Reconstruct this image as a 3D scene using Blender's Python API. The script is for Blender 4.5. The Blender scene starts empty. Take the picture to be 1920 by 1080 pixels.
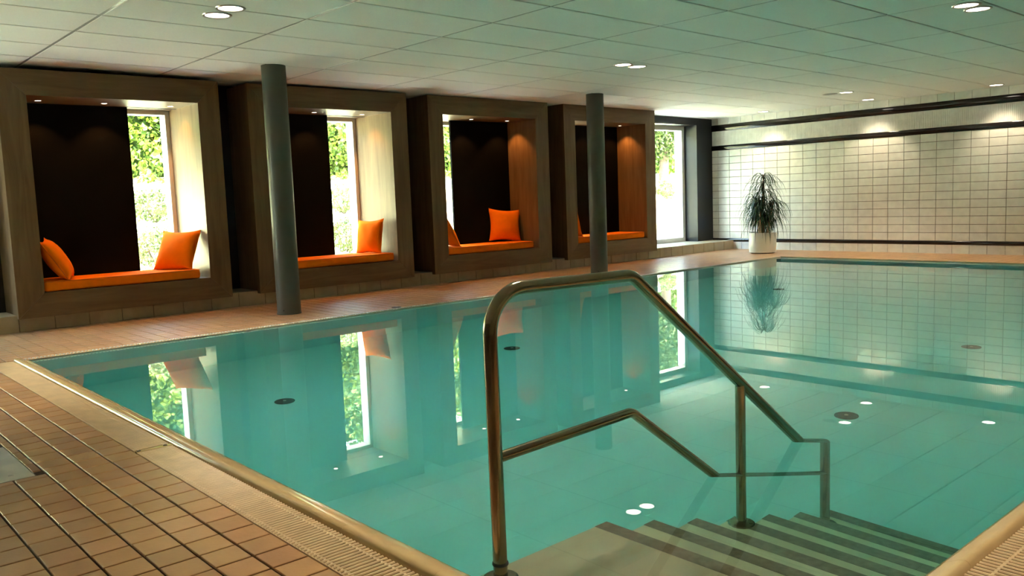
import bpy, bmesh, math, random
import numpy as np
from mathutils import Vector, Matrix

random.seed(7)
rng = np.random.default_rng(7)
scene = bpy.context.scene
COL = scene.collection

# ------------------------------------------------------------------ camera
FPX = 1587.79
CAM = np.array([0.0, 0.0, 1.0638])
YAW, PITCH, ROLL = math.radians(-48.5), math.radians(-6.0345), math.radians(-2.1548)
fwd = np.array([math.sin(YAW) * math.cos(PITCH), math.cos(YAW) * math.cos(PITCH), math.sin(PITCH)])
rt0 = np.array([math.cos(YAW), -math.sin(YAW), 0.0])
up0 = np.cross(rt0, fwd)
rt = math.cos(ROLL) * rt0 + math.sin(ROLL) * up0
up = -math.sin(ROLL) * rt0 + math.cos(ROLL) * up0
cam_data = bpy.data.cameras.new('camera')
cam_data.sensor_width = 36.0
cam_data.lens = 36.0 * FPX / 1920.0
cam_data.clip_start = 0.05
cam_data.clip_end = 500.0
cam = bpy.data.objects.new('camera', cam_data)
COL.objects.link(cam)
cam.matrix_world = Matrix(((rt[0], up[0], -fwd[0], CAM[0]), (rt[1], up[1], -fwd[1], CAM[1]),
                           (rt[2], up[2], -fwd[2], CAM[2]), (0, 0, 0, 1)))
scene.camera = cam


def to_px(p):
    d = np.asarray(p, float) - CAM
    z = d @ fwd
    return 960 + FPX * (d @ rt) / z, 540 - FPX * (d @ up) / z, z


# ------------------------------------------------------------------ world, sun, exposure
world = bpy.data.worlds.new('world')
scene.world = world
world.use_nodes = True
wn = world.node_tree
wn.nodes.clear()
wout = wn.nodes.new('ShaderNodeOutputWorld')
wbg = wn.nodes.new('ShaderNodeBackground')
wsky = wn.nodes.new('ShaderNodeTexSky')
wsky.sky_type = 'NISHITA'
wsky.sun_disc = False
wsky.sun_elevation = math.radians(50)
wsky.sun_rotation = math.radians(112)
wsky.air_density = 1.0
wsky.dust_density = 3.0
wbg.inputs['Strength'].default_value = 10.0
wmul = wn.nodes.new('ShaderNodeVectorMath')            # hazy summer white balance
wmul.operation = 'MULTIPLY'
wmul.inputs[1].default_value = (1.0, 0.97, 0.84)
wn.links.new(wsky.outputs[0], wmul.inputs[0])
wn.links.new(wmul.outputs[0], wbg.inputs['Color'])
wn.links.new(wbg.outputs[0], wout.inputs['Surface'])

sun_data = bpy.data.lights.new('sun', 'SUN')
sun_data.energy = 15.0
sun_data.angle = math.radians(0.6)
sun_data.color = (1.0, 0.95, 0.86)
sun = bpy.data.objects.new('sun', sun_data)
COL.objects.link(sun)
sun.rotation_euler = Vector((-0.62, 0.25, -0.80)).to_track_quat('-Z', 'Y').to_euler()
sun.location = (6, -2, 9)

scene.view_settings.view_transform = 'Standard'
scene.view_settings.look = 'None'
scene.view_settings.gamma = 1.0
scene.view_settings.exposure = 0.18
scene.view_settings.use_curve_mapping = False
scene.cycles.max_bounces = 7
scene.cycles.diffuse_bounces = 3
scene.cycles.glossy_bounces = 3
scene.cycles.transmission_bounces = 6
scene.cycles.transparent_max_bounces = 8
scene.cycles.use_adaptive_sampling = True
scene.cycles.adaptive_threshold = 0.25
scene.cycles.adaptive_min_samples = 28
scene.cycles.sample_clamp_indirect = 24.0
scene.cycles.use_denoising = True

LAMP_POWER = 170.0
SPOT_POWER = 27.0
WASH_POWER = 65.0

# ------------------------------------------------------------------ measures (metres, water level = 0)
XP, XR, YN, YF = -7.045, -0.926, 1.42, 11.824      # pool edges
YW = 13.118                                          # tiled end wall
XL = -9.19                                           # dark window wall
XB = -8.682                                          # front of the window seats
DEPTH = -1.325
ZD = 0.012                                           # deck surface
YG0, YG1 = 1.153, 1.318                              # near gutter
RX, RY = 3.2, -4.6                                   # unseen walls


def zc(y):
    return 2.444 - 0.0071 * y


# ------------------------------------------------------------------ node helpers
def new_mat(name):
    m = bpy.data.materials.new(name)
    m.use_nodes = True
    nt = m.node_tree
    nt.nodes.clear()
    out = nt.nodes.new('ShaderNodeOutputMaterial')
    b = nt.nodes.new('ShaderNodeBsdfPrincipled')
    nt.links.new(b.outputs[0], out.inputs['Surface'])
    return m, nt, b, out


def setp(b, **kw):
    names = {'color': 'Base Color', 'rough': 'Roughness', 'metal': 'Metallic', 'spec': 'Specular IOR Level',
             'coat': 'Coat Weight', 'coatr': 'Coat Roughness', 'ior': 'IOR', 'trans': 'Transmission Weight',
             'sheen': 'Sheen Weight', 'emit': 'Emission Color', 'emits': 'Emission Strength', 'sss': 'Subsurface Weight'}
    for k, v in kw.items():
        if k in ('color', 'emit') and len(v) == 3:
            v = (*v, 1)
        b.inputs[names[k]].default_value = v


def simple(name, color, rough=0.5, noise=None, bump=None, **kw):
    """noise=(scale, amount) varies the value of the colour; bump=(scale, strength)"""
    m, nt, b, out = new_mat(name)
    setp(b, color=color, rough=rough, **kw)
    if noise or bump:
        geo = nt.nodes.new('ShaderNodeNewGeometry')
    if noise:
        n = nt.nodes.new('ShaderNodeTexNoise')
        n.inputs['Scale'].default_value = noise[0]
        n.inputs['Detail'].default_value = 2
        nt.links.new(geo.outputs['Position'], n.inputs['Vector'])
        mr = nt.nodes.new('ShaderNodeMapRange')
        mr.inputs[1].default_value = 0.3
        mr.inputs[2].default_value = 0.7
        mr.inputs[3].default_value = 1 - noise[1]
        mr.inputs[4].default_value = 1 + noise[1]
        nt.links.new(n.outputs['Fac'], mr.inputs[0])
        hsv = nt.nodes.new('ShaderNodeHueSaturation')
        hsv.inputs['Color'].default_value = (*color, 1)
        nt.links.new(mr.outputs[0], hsv.inputs['Value'])
        nt.links.new(hsv.outputs[0], b.inputs['Base Color'])
    if bump:
        n = nt.nodes.new('ShaderNodeTexNoise')
        n.inputs['Scale'].default_value = bump[0]
        n.inputs['Detail'].default_value = 4
        nt.links.new(geo.outputs['Position'], n.inputs['Vector'])
        bp = nt.nodes.new('ShaderNodeBump')
        bp.inputs['Strength'].default_value = bump[1]
        bp.inputs['Distance'].default_value = 0.01
        nt.links.new(n.outputs['Fac'], bp.inputs['Height'])
        nt.links.new(bp.outputs[0], b.inputs['Normal'])
    return m


def cell_mat(name, color, rough, cell, amount, hue=0.0, bump=None, stain=None, **kw):
    """each cell of a world grid (one fired tile) gets its own shade"""
    m, nt, b, out = new_mat(name)
    setp(b, color=color, rough=rough, **kw)
    geo = nt.nodes.new('ShaderNodeNewGeometry')
    off = nt.nodes.new('ShaderNodeVectorMath'); off.operation = 'SUBTRACT'
    off.inputs[1].default_value = cell[0]
    nt.links.new(geo.outputs['Position'], off.inputs[0])
    div = nt.nodes.new('ShaderNodeVectorMath'); div.operation = 'DIVIDE'
    div.inputs[1].default_value = cell[1]
    nt.links.new(off.outputs[0], div.inputs[0])
    fl = nt.nodes.new('ShaderNodeVectorMath'); fl.operation = 'FLOOR'
    nt.links.new(div.outputs[0], fl.inputs[0])
    wnz = nt.nodes.new('ShaderNodeTexWhiteNoise')
    nt.links.new(fl.outputs[0], wnz.inputs['Vector'])
    mr = nt.nodes.new('ShaderNodeMapRange')
    mr.inputs[3].default_value = 1 - amount
    mr.inputs[4].default_value = 1 + amount
    nt.links.new(wnz.outputs['Value'], mr.inputs[0])
    n = nt.nodes.new('ShaderNodeTexNoise')
    n.inputs['Scale'].default_value = 9
    n.inputs['Detail'].default_value = 2
    nt.links.new(geo.outputs['Position'], n.inputs['Vector'])
    mr2 = nt.nodes.new('ShaderNodeMapRange')
    mr2.inputs[1].default_value = 0.3; mr2.inputs[2].default_value = 0.7
    mr2.inputs[3].default_value = 0.93; mr2.inputs[4].default_value = 1.07
    nt.links.new(n.outputs['Fac'], mr2.inputs[0])
    mul = nt.nodes.new('ShaderNodeMath'); mul.operation = 'MULTIPLY'
    nt.links.new(mr.outputs[0], mul.inputs[0]); nt.links.new(mr2.outputs[0], mul.inputs[1])
    hsv = nt.nodes.new('ShaderNodeHueSaturation')
    hsv.inputs['Color'].default_value = (*color, 1)
    nt.links.new(mul.outputs[0], hsv.inputs['Value'])
    if hue:
        mh = nt.nodes.new('ShaderNodeMapRange')
        mh.inputs[3].default_value = 0.5 - hue; mh.inputs[4].default_value = 0.5 + hue
        nt.links.new(wnz.outputs['Color'], mh.inputs[0])
        nt.links.new(mh.outputs[0], hsv.inputs['Hue'])
    nt.links.new(hsv.outputs[0], b.inputs['Base Color'])
    if bump:
        nb = nt.nodes.new('ShaderNodeTexNoise')
        nb.inputs['Scale'].default_value = bump[0]
        nt.links.new(geo.outputs['Position'], nb.inputs['Vector'])
        bp = nt.nodes.new('ShaderNodeBump')
        bp.inputs['Strength'].default_value = bump[1]
        bp.inputs['Distance'].default_value = 0.01
        nt.links.new(nb.outputs['Fac'], bp.inputs['Height'])
        nt.links.new(bp.outputs[0], b.inputs['Normal'])
    return m


def wood(name, scale, c0, c1):
    m, nt, b, out = new_mat(name)
    setp(b, rough=0.42, spec=0.35)
    geo = nt.nodes.new('ShaderNodeNewGeometry')
    mp = nt.nodes.new('ShaderNodeVectorMath'); mp.operation = 'MULTIPLY'
    mp.inputs[1].default_value = scale
    nt.links.new(geo.outputs['Position'], mp.inputs[0])
    n1 = nt.nodes.new('ShaderNodeTexNoise')
    n1.inputs['Scale'].default_value = 1.0
    n1.inputs['Detail'].default_value = 4
    n1.inputs['Roughness'].default_value = 0.62
    n1.inputs['Distortion'].default_value = 0.6
    nt.links.new(mp.outputs[0], n1.inputs['Vector'])
    cr = nt.nodes.new('ShaderNodeValToRGB')
    cr.color_ramp.elements[0].position = 0.28
    cr.color_ramp.elements[0].color = (*c0, 1)
    cr.color_ramp.elements[1].position = 0.72
    cr.color_ramp.elements[1].color = (*c1, 1)
    nt.links.new(n1.outputs['Fac'], cr.inputs[0])
    nt.links.new(cr.outputs[0], b.inputs['Base Color'])
    return m


M = {}
TL, TWX = 0.1204, 0.125
M['deck_tile'] = cell_mat('deck_tile', (0.52, 0.290, 0.135), 0.33, ((-3.651, 1.153, -50), (TWX, TL, 100)), 0.10, 0.008, bump=(70, 0.05), spec=0.45)
M['deck_grout'] = simple('deck_grout', (0.060, 0.036, 0.018), 0.9, noise=(6, 0.3))
M['wall_tile'] = cell_mat('wall_tile', (0.75, 0.74, 0.68), 0.16, ((-7.3961, -50, 0.198), (0.2382, 100, 0.1221)), 0.035)
M['wall_grout'] = simple('wall_grout', (0.16, 0.12, 0.085), 0.8)
M['black_tile'] = simple('black_tile', (0.012, 0.010, 0.010), 0.12)
M['black_paint'] = simple('black_paint', (0.010, 0.010, 0.013), 0.42, noise=(3, 0.15), spec=0.4)
M['panel_black'] = simple('panel_black', (0.0025, 0.0024, 0.0022), 0.6, noise=(2, 0.2), spec=0.06)
M['ceiling_panel'] = simple('ceiling_panel', (0.80, 0.79, 0.74), 0.75, noise=(90, 0.03))
M['ceiling_bar'] = simple('ceiling_bar', (0.24, 0.23, 0.20), 0.35, noise=(4, 0.1))
M['ceiling_gap'] = simple('ceiling_gap', (0.03, 0.028, 0.025), 0.8)
M['plaster'] = simple('plaster', (0.42, 0.37, 0.29), 0.8, noise=(2, 0.05))
WD0, WD1 = (0.120, 0.066, 0.028), (0.208, 0.128, 0.059)
M['wood_v'] = wood('oak_vertical', (14, 14, 1.3), WD0, WD1)
M['wood_h'] = wood('oak_horizontal', (14, 1.3, 14), WD0, WD1)
M['wood_d'] = wood('oak_deep', (1.3, 14, 14), WD0, WD1)
M['orange'] = simple('orange_fabric', (0.92, 0.20, 0.003), 0.9, noise=(10, 0.06), spec=0.08)
M['orange_pipe'] = simple('orange_piping', (0.62, 0.12, 0.006), 0.85)
M['column'] = simple('column_paint', (0.085, 0.084, 0.062), 0.38, noise=(5, 0.08))
M['steel'] = simple('steel', (0.34, 0.285, 0.20), 0.15, noise=(7, 0.08), metal=1.0)
M['sill_stone'] = cell_mat('sill_stone', (0.42, 0.34, 0.215), 0.35, ((0, 0, -50), (100, 0.30, 100)), 0.08, bump=(25, 0.04))
M['nosing'] = cell_mat('nosing_tile', (0.66, 0.47, 0.235), 0.13, ((-3.87, -50, -50), (0.25, 100, 100)), 0.02, bump=(18, 0.03))
M['grate'] = simple('grate_plastic', (0.74, 0.56, 0.34), 0.32, noise=(12, 0.08))
M['gutter_dark'] = simple('gutter_dark', (0.13, 0.085, 0.05), 0.6)
M['matte_black'] = simple('matte_black', (0.012, 0.010, 0.010), 0.6)
M['plate'] = simple('steel_plate', (0.66, 0.62, 0.52), 0.36, noise=(9, 0.14), metal=0.2)
M['basin'] = simple('basin_liner', (0.76, 0.96, 0.93), 0.6)
M['step'] = simple('step_tile', (0.78, 0.72, 0.50), 0.55, noise=(5, 0.06))
M['strip'] = simple('antislip_strip', (0.27, 0.22, 0.15), 0.7, noise=(40, 0.2))
M['drain'] = simple('drain_steel', (0.05, 0.055, 0.055), 0.5, noise=(50, 0.3))
M['window_white'] = simple('window_white', (0.78, 0.77, 0.74), 0.35, noise=(3, 0.03))
M['pot'] = simple('pot_glaze', (0.80, 0.78, 0.68), 0.30, noise=(4, 0.03))
M['soil'] = simple('soil', (0.05, 0.035, 0.022), 0.9, noise=(60, 0.4), bump=(60, 0.6))
M['stem'] = simple('plant_stem', (0.30, 0.165, 0.08), 0.8, noise=(40, 0.3))
M['leaf_dark'] = simple('plant_leaf', (0.018, 0.050, 0.012), 0.45, noise=(14, 0.5), spec=0.3)
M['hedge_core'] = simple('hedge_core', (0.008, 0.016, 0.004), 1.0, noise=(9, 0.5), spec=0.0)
M['trunk'] = simple('bark', (0.055, 0.04, 0.026), 0.9, noise=(12, 0.4), bump=(30, 0.6))
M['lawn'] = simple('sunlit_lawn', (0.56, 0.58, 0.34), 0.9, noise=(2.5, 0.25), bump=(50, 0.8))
M['terrace'] = simple('pale_terrace', (0.66, 0.64, 0.58), 0.85, noise=(1.5, 0.08))
M['lamp_ring'] = simple('lamp_ring', (0.50, 0.47, 0.42), 0.30, noise=(6, 0.05), metal=0.6)
M['ridge'] = simple('roof_felt', (0.2, 0.2, 0.2), 0.9)


def leaf_mat(name, c0, c1):
    m, nt, b, out = new_mat(name)
    setp(b, rough=0.5)
    geo = nt.nodes.new('ShaderNodeNewGeometry')
    n = nt.nodes.new('ShaderNodeTexNoise')
    n.inputs['Scale'].default_value = 7.0
    n.inputs['Detail'].default_value = 3
    nt.links.new(geo.outputs['Position'], n.inputs['Vector'])
    cr = nt.nodes.new('ShaderNodeValToRGB')
    cr.color_ramp.elements[0].position = 0.35
    cr.color_ramp.elements[0].color = (*c0, 1)
    cr.color_ramp.elements[1].position = 0.65
    cr.color_ramp.elements[1].color = (*c1, 1)
    nt.links.new(n.outputs['Fac'], cr.inputs[0])
    nt.links.new(cr.outputs[0], b.inputs['Base Color'])
    tr = nt.nodes.new('ShaderNodeBsdfTranslucent')
    nt.links.new(cr.outputs[0], tr.inputs['Color'])
    mx = nt.nodes.new('ShaderNodeMixShader')
    mx.inputs[0].default_value = 0.3
    nt.links.new(b.outputs[0], mx.inputs[1])
    nt.links.new(tr.outputs[0], mx.inputs[2])
    nt.links.new(mx.outputs[0], out.inputs['Surface'])
    return m


M['hedge'] = leaf_mat('hedge_leaf', (0.016, 0.046, 0.004), (0.135, 0.205, 0.018))
M['shrub'] = leaf_mat('shrub_leaf', (0.025, 0.05, 0.012), (0.14, 0.18, 0.055))
M['treeleaf'] = leaf_mat('tree_leaf', (0.012, 0.028, 0.004), (0.055, 0.09, 0.012))

# clear pane: lets light through, mirrors at grazing angles
m, nt, b, out = new_mat('window_glass')
nt.nodes.remove(b)
tr = nt.nodes.new('ShaderNodeBsdfTransparent')
tr.inputs[0].default_value = (0.95, 0.98, 0.96, 1)
gl = nt.nodes.new('ShaderNodeBsdfGlossy')
gl.inputs['Roughness'].default_value = 0.01
geo = nt.nodes.new('ShaderNodeNewGeometry')
dt = nt.nodes.new('ShaderNodeVectorMath'); dt.operation = 'DOT_PRODUCT'
nt.links.new(geo.outputs['Normal'], dt.inputs[0])
nt.links.new(geo.outputs['Incoming'], dt.inputs[1])
ab = nt.nodes.new('ShaderNodeMath'); ab.operation = 'ABSOLUTE'
nt.links.new(dt.outputs['Value'], ab.inputs[0])
om = nt.nodes.new('ShaderNodeMath'); om.operation = 'SUBTRACT'
om.inputs[0].default_value = 1.0
nt.links.new(ab.outputs[0], om.inputs[1])
pw = nt.nodes.new('ShaderNodeMath'); pw.operation = 'POWER'
pw.inputs[1].default_value = 5.0
nt.links.new(om.outputs[0], pw.inputs[0])
sc_ = nt.nodes.new('ShaderNodeMath'); sc_.operation = 'MULTIPLY_ADD'
sc_.inputs[1].default_value = 0.9
sc_.inputs[2].default_value = 0.03
nt.links.new(pw.outputs[0], sc_.inputs[0])
mx = nt.nodes.new('ShaderNodeMixShader')
nt.links.new(sc_.outputs[0], mx.inputs[0])
nt.links.new(tr.outputs[0], mx.inputs[1])
nt.links.new(gl.outputs[0], mx.inputs[2])
nt.links.new(mx.outputs[0], out.inputs['Surface'])
M['glass'] = m

# water: refracting surface with a body that absorbs red
m, nt, b, out = new_mat('pool_water')
nt.nodes.remove(b)
gs = nt.nodes.new('ShaderNodeBsdfGlass')
gs.inputs['IOR'].default_value = 1.333
gs.inputs['Roughness'].default_value = 0.0
geo = nt.nodes.new('ShaderNodeNewGeometry')
va = nt.nodes.new('ShaderNodeVolumeAbsorption')
va.inputs['Color'].default_value = (0.0, 0.965, 0.965, 1)
va.inputs['Density'].default_value = 0.36
nt.links.new(gs.outputs[0], out.inputs['Surface'])
nt.links.new(va.outputs[0], out.inputs['Volume'])
M['water'] = m


def emit_mat(name, color, strength):
    m, nt, b, out = new_mat(name)
    nt.nodes.remove(b)
    e = nt.nodes.new('ShaderNodeEmission')
    e.inputs['Color'].default_value = (*color, 1)
    e.inputs['Strength'].default_value = strength
    m.cycles.emission_sampling = 'NONE'
    nt.links.new(e.outputs[0], out.inputs['Surface'])
    return m


M['lamp_glow'] = emit_mat('lamp_glow', (1.0, 0.90, 0.74), 9.0)
M['spot_glow'] = emit_mat('spot_glow', (1.0, 0.80, 0.62), 14.0)
M['lamp_off'] = simple('lamp_off', (0.12, 0.115, 0.10), 0.3, noise=(30, 0.2))


# ------------------------------------------------------------------ mesh helpers
class MB:
    def __init__(s):
        s.v = []
        s.f = []

    def add(s, verts, faces):
        o = len(s.v)
        s.v += [tuple(map(float, p)) for p in verts]
        s.f += [tuple(i + o for i in fc) for fc in faces]
        return s

    def box(s, x0, x1, y0, y1, z0, z1):
        return s.add([(x0, y0, z0), (x1, y0, z0), (x1, y1, z0), (x0, y1, z0), (x0, y0, z1), (x1, y0, z1), (x1, y1, z1), (x0, y1, z1)],
                     [(3, 2, 1, 0), (4, 5, 6, 7), (0, 1, 5, 4), (1, 2, 6, 5), (2, 3, 7, 6), (3, 0, 4, 7)])

    def cbox(s, x0, x1, y0, y1, z0, z1, c, axis='z'):
        """box whose +axis face is chamfered by c"""
        P = [(x0, x1), (y0, y1), (z0, z1)]
        sgn = -1 if axis.startswith('-') else 1
        a = 'xyz'.index(axis[-1])
        o = [i for i in range(3) if i != a]
        base, top = (P[a][0], P[a][1]) if sgn > 0 else (P[a][1], P[a][0])
        mid = top - sgn * c
        rings = []
        for lev, ins in ((base, 0), (mid, 0), (top, c)):
            ring = []
            for i, j in ((0, 0), (1, 0), (1, 1), (0, 1)):
                p = [0, 0, 0]
                p[a] = lev
                p[o[0]] = P[o[0]][i] + (ins if i == 0 else -ins)
                p[o[1]] = P[o[1]][j] + (ins if j == 0 else -ins)
                ring.append(tuple(p))
            rings.append(ring)
        v = rings[0] + rings[1] + rings[2]
        f = [(0, 3, 2, 1), (8, 9, 10, 11)]
        for r in (0, 4):
            for k in range(4):
                f.append((r + k, r + (k + 1) % 4, r + 4 + (k + 1) % 4, r + 4 + k))
        return s.add(v, f)

    def prism(s, prof, axis, a0, a1):
        """extrude closed 2-D profile along axis: profile coords are the other two axes in order"""
        n = len(prof)
        k = 'xyz'.index(axis)
        o = [i for i in range(3) if i != k]
        v = []
        for a in (a0, a1):
            for p in prof:
                q = [0, 0, 0]
                q[k] = a
                q[o[0]] = p[0]
                q[o[1]] = p[1]
                v.append(tuple(q))
        f = [tuple(range(n - 1, -1, -1)), tuple(range(n, 2 * n))]
        for i in range(n):
            j = (i + 1) % n
            f.append((i, j, n + j, n + i))
        return s.add(v, f)

    def lathe(s, prof, c, n=32, close=True):
        """profile of (r, z) turned round the vertical through c"""
        v = []
        for r, z in prof:
            for i in range(n):
                a = 2 * math.pi * i / n
                v.append((c[0] + r * math.cos(a), c[1] + r * math.sin(a), c[2] + z))
        f = []
        for k in range(len(prof) - 1):
            for i in range(n):
                j = (i + 1) % n
                f.append((k * n + i, k * n + j, (k + 1) * n + j, (k + 1) * n + i))
        if close:
            f.append(tuple(range(n - 1, -1, -1)))
            f.append(tuple(range((len(prof) - 1) * n, len(prof) * n)))
        return s.add(v, f)

    def tube(s, pts, r, n=16, radii=None):
        pts = [Vector(p) for p in pts]
        v, f = [], []
        t0 = (pts[1] - pts[0]).normalized()
        ref = Vector((1, 0, 0)) if abs(t0.x) < 0.9 else Vector((0, 1, 0))
        nrm = (ref - t0 * ref.dot(t0)).normalized()
        for k, p in enumerate(pts):
            if k == 0:
                t = t0
            elif k == len(pts) - 1:
                t = (pts[k] - pts[k - 1]).normalized()
            else:
                t = ((pts[k + 1] - pts[k]).normalized() + (pts[k] - pts[k - 1]).normalized()).normalized()
            nrm = (nrm - t * nrm.dot(t)).normalized()
            bi = t.cross(nrm)
            rr = radii[k] if radii else r
            for i in range(n):
                a = 2 * math.pi * i / n
                v.append(p + (nrm * math.cos(a) + bi * math.sin(a)) * rr)
        for k in range(len(pts) - 1):
            for i in range(n):
                j = (i + 1) % n
                f.append((k * n + i, k * n + j, (k + 1) * n + j, (k + 1) * n + i))
        f.append(tuple(range(n - 1, -1, -1)))
        f.append(tuple(range((len(pts) - 1) * n, len(pts) * n)))
        return s.add(v, f)

    def mesh(s, name, origin=(0, 0, 0), smooth=False):
        me = bpy.data.meshes.new(name)
        ox, oy, oz = origin
        me.from_pydata([(x - ox, y - oy, z - oz) for x, y, z in s.v], [], s.f)
        bm = bmesh.new()
        bm.from_mesh(me)
        bmesh.ops.recalc_face_normals(bm, faces=bm.faces)
        bm.to_mesh(me)
        bm.free()
        if smooth:
            for p in me.polygons:
                p.use_smooth = True
            me.set_sharp_from_angle(angle=math.radians(smooth if smooth is not True else 35))
        me.update()
        return me


def world_of(o):
    p = Vector((0, 0, 0))
    while o is not None:
        p += o.location
        o = o.parent
    return p


def build(name, mb, mat, parent=None, smooth=False, origin=None):
    """one mesh object from world coordinates; without a parent its origin sits at `origin`"""
    if parent is not None:
        org = world_of(parent)
        loc = (0, 0, 0)
    else:
        org = Vector(origin) if origin is not None else Vector((0, 0, 0))
        loc = org
    me = mb.mesh(name, org, smooth)
    me.materials.append(M[mat])
    o = bpy.data.objects.new(name, me)
    COL.objects.link(o)
    o.parent = parent
    o.location = loc
    return o


def piece(name, me, loc, parent):
    """a copy that shares mesh data, world location given"""
    o = bpy.data.objects.new(name, me)
    COL.objects.link(o)
    o.parent = parent
    o.location = Vector(loc) - world_of(parent)
    return o


def thing(name, label, cat, loc, group=None):
    o = bpy.data.objects.new(name, None)
    o.empty_display_size = 0.1
    COL.objects.link(o)
    o.location = loc
    tag(o, label, cat, group)
    return o


def tag(o, label=None, cat=None, group=None, kind=None):
    if label:
        o['label'] = label
    if cat:
        o['category'] = cat
    if group:
        o['group'] = group
    if kind:
        o['kind'] = kind
    return o


def struct(name, mb, mat, label=None, **kw):
    return tag(build(name, mb, mat, **kw), label, None, None, 'structure')


def spot(name, parent, loc, target, power, color, angle, blend, radius):
    d = bpy.data.lights.new(name, 'SPOT')
    d.energy = power
    d.color = color
    d.spot_size = math.radians(angle)
    d.spot_blend = blend
    d.shadow_soft_size = radius
    o = bpy.data.objects.new(name, d)
    COL.objects.link(o)
    o.parent = parent
    o.location = Vector(loc) - world_of(parent)
    o.rotation_euler = (Vector(target) - Vector(loc)).to_track_quat('-Z', 'Y').to_euler()
    return o


# ================================================================== SETTING
# ------------------------------------------------------------------ floor slab and gutters
mb = MB()
G = 0.005
mb.box(-9.7, XP - 0.03, RY, YW + 0.2, -0.3, G)                 # along the window seats
mb.box(XP - 0.03, RX, RY, YG0, -0.3, G)                        # near deck
mb.box(XP - 0.03, RX, YF + 0.03, YW + 0.2, -0.3, G)            # below the end wall
mb.box(XR + 0.235, RX, YG0, YF + 0.03, -0.3, G)                # right-hand deck
floor = struct('floor', mb, 'deck_grout', 'brown tiled pool deck with dark grout lines')

PLX, PLY = -3.827, 0.751                                       # corner of the steel plate in the deck


def tile_rects():
    out = []
    def fill(x0, x1, y0, y1):
        i0 = math.floor((x0 + 3.651) / TWX); i1 = math.ceil((x1 + 3.651) / TWX)
        j0 = math.floor((y0 - 1.153) / TL); j1 = math.ceil((y1 - 1.153) / TL)
        for i in range(i0, i1):
            for j in range(j0, j1):
                a0, a1 = -3.651 + i * TWX + 0.0040, -3.651 + (i + 1) * TWX - 0.0040
                b0, b1 = 1.153 + j * TL + 0.0042, 1.153 + (j + 1) * TL - 0.0042
                a0, a1, b0, b1 = max(a0, x0), min(a1, x1), max(b0, y0), min(b1, y1)
                if a1 - a0 < 0.012 or b1 - b0 < 0.012:
                    continue
                out.append((a0, a1, b0, b1))
    fill(-8.75, XP - 0.03, -0.6, YW)
    fill(XP - 0.03, 1.2, -0.6, YG0 - 0.002)
    fill(XP - 0.03, 2.4, YF + 0.03, YW)
    fill(XR + 0.24, 1.2, YG0, 5.0)
    res = []
    for (a0, a1, b0, b1) in out:                                # cut round the steel plate
        if a0 < PLX + 0.006 and b0 < PLY + 0.006 and a1 > PLX - 0.62 and b1 > PLY - 0.62:
            if a1 > PLX + 0.02 and a0 < PLX + 0.006:
                a0 = PLX + 0.006
            elif b1 > PLY + 0.02 and b0 < PLY + 0.006:
                b0 = PLY + 0.006
            else:
                continue
        res.append((a0, a1, b0, b1))
    return res


tiles = []
for t in tile_rects():
    cx, cy = (t[0] + t[1]) / 2, (t[2] + t[3]) / 2
    pts = [to_px((x, y, ZD)) for x in t[:2] for y in t[2:]]
    vis = min(p[2] for p in pts) > 0.2
    area = 0
    if vis:
        us = [p[0] for p in pts]; vs = [p[1] for p in pts]
        if max(us) > 0 and min(us) < 1920 and max(vs) > 0 and min(vs) < 1080:
            q = [pts[0], pts[1], pts[3], pts[2]]
            area = abs(sum(q[k][0] * q[(k + 1) % 4][1] - q[(k + 1) % 4][0] * q[k][1] for k in range(4))) / 2
    tiles.append((area, t))
tiles.sort(key=lambda a: -a[0])
tile_mesh = {}
rest = MB()
for k, (area, t) in enumerate(tiles):
    if k < 298 and area > 0:
        key = (round(t[1] - t[0], 3), round(t[3] - t[2], 3))
        if key not in tile_mesh:
            w, h = key
            me = MB().cbox(-w / 2, w / 2, -h / 2, h / 2, -0.012, 0, 0.0015).mesh('floor_tile')
            me.materials.append(M['deck_tile'])
            tile_mesh[key] = me
        piece('floor_tile', tile_mesh[key], ((t[0] + t[1]) / 2, (t[2] + t[3]) / 2, ZD + random.uniform(-4e-4, 4e-4)), floor)
    else:
        rest.box(t[0], t[1], t[2], t[3], 0.002, ZD)
tag(build('floor_tile', rest, 'deck_tile', floor), kind='stuff')

# ------------------------------------------------------------------ pool basin
mb = MB()
x0, x1, y0, y1 = XP, XR, YN, YF
T = 0.16
mb.box(x0 - T, x1 + T, y0 - T, y1 + T, DEPTH - 0.2, DEPTH)
mb.box(x0 - 0.029, x0, y0 - 0.09, y1 + 0.029, DEPTH, 0.004)
mb.box(x0, x1 + 0.06, y1, y1 + 0.029, DEPTH, 0.004)
mb.box(x0, x1 + 0.06, y0 - 0.06, y0, DEPTH, -0.04)
mb.box(x1, x1 + 0.06, y0, y1, DEPTH, -0.04)
basin = struct('pool_basin', mb, 'basin', 'pale sea-green basin of the indoor pool')

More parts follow.
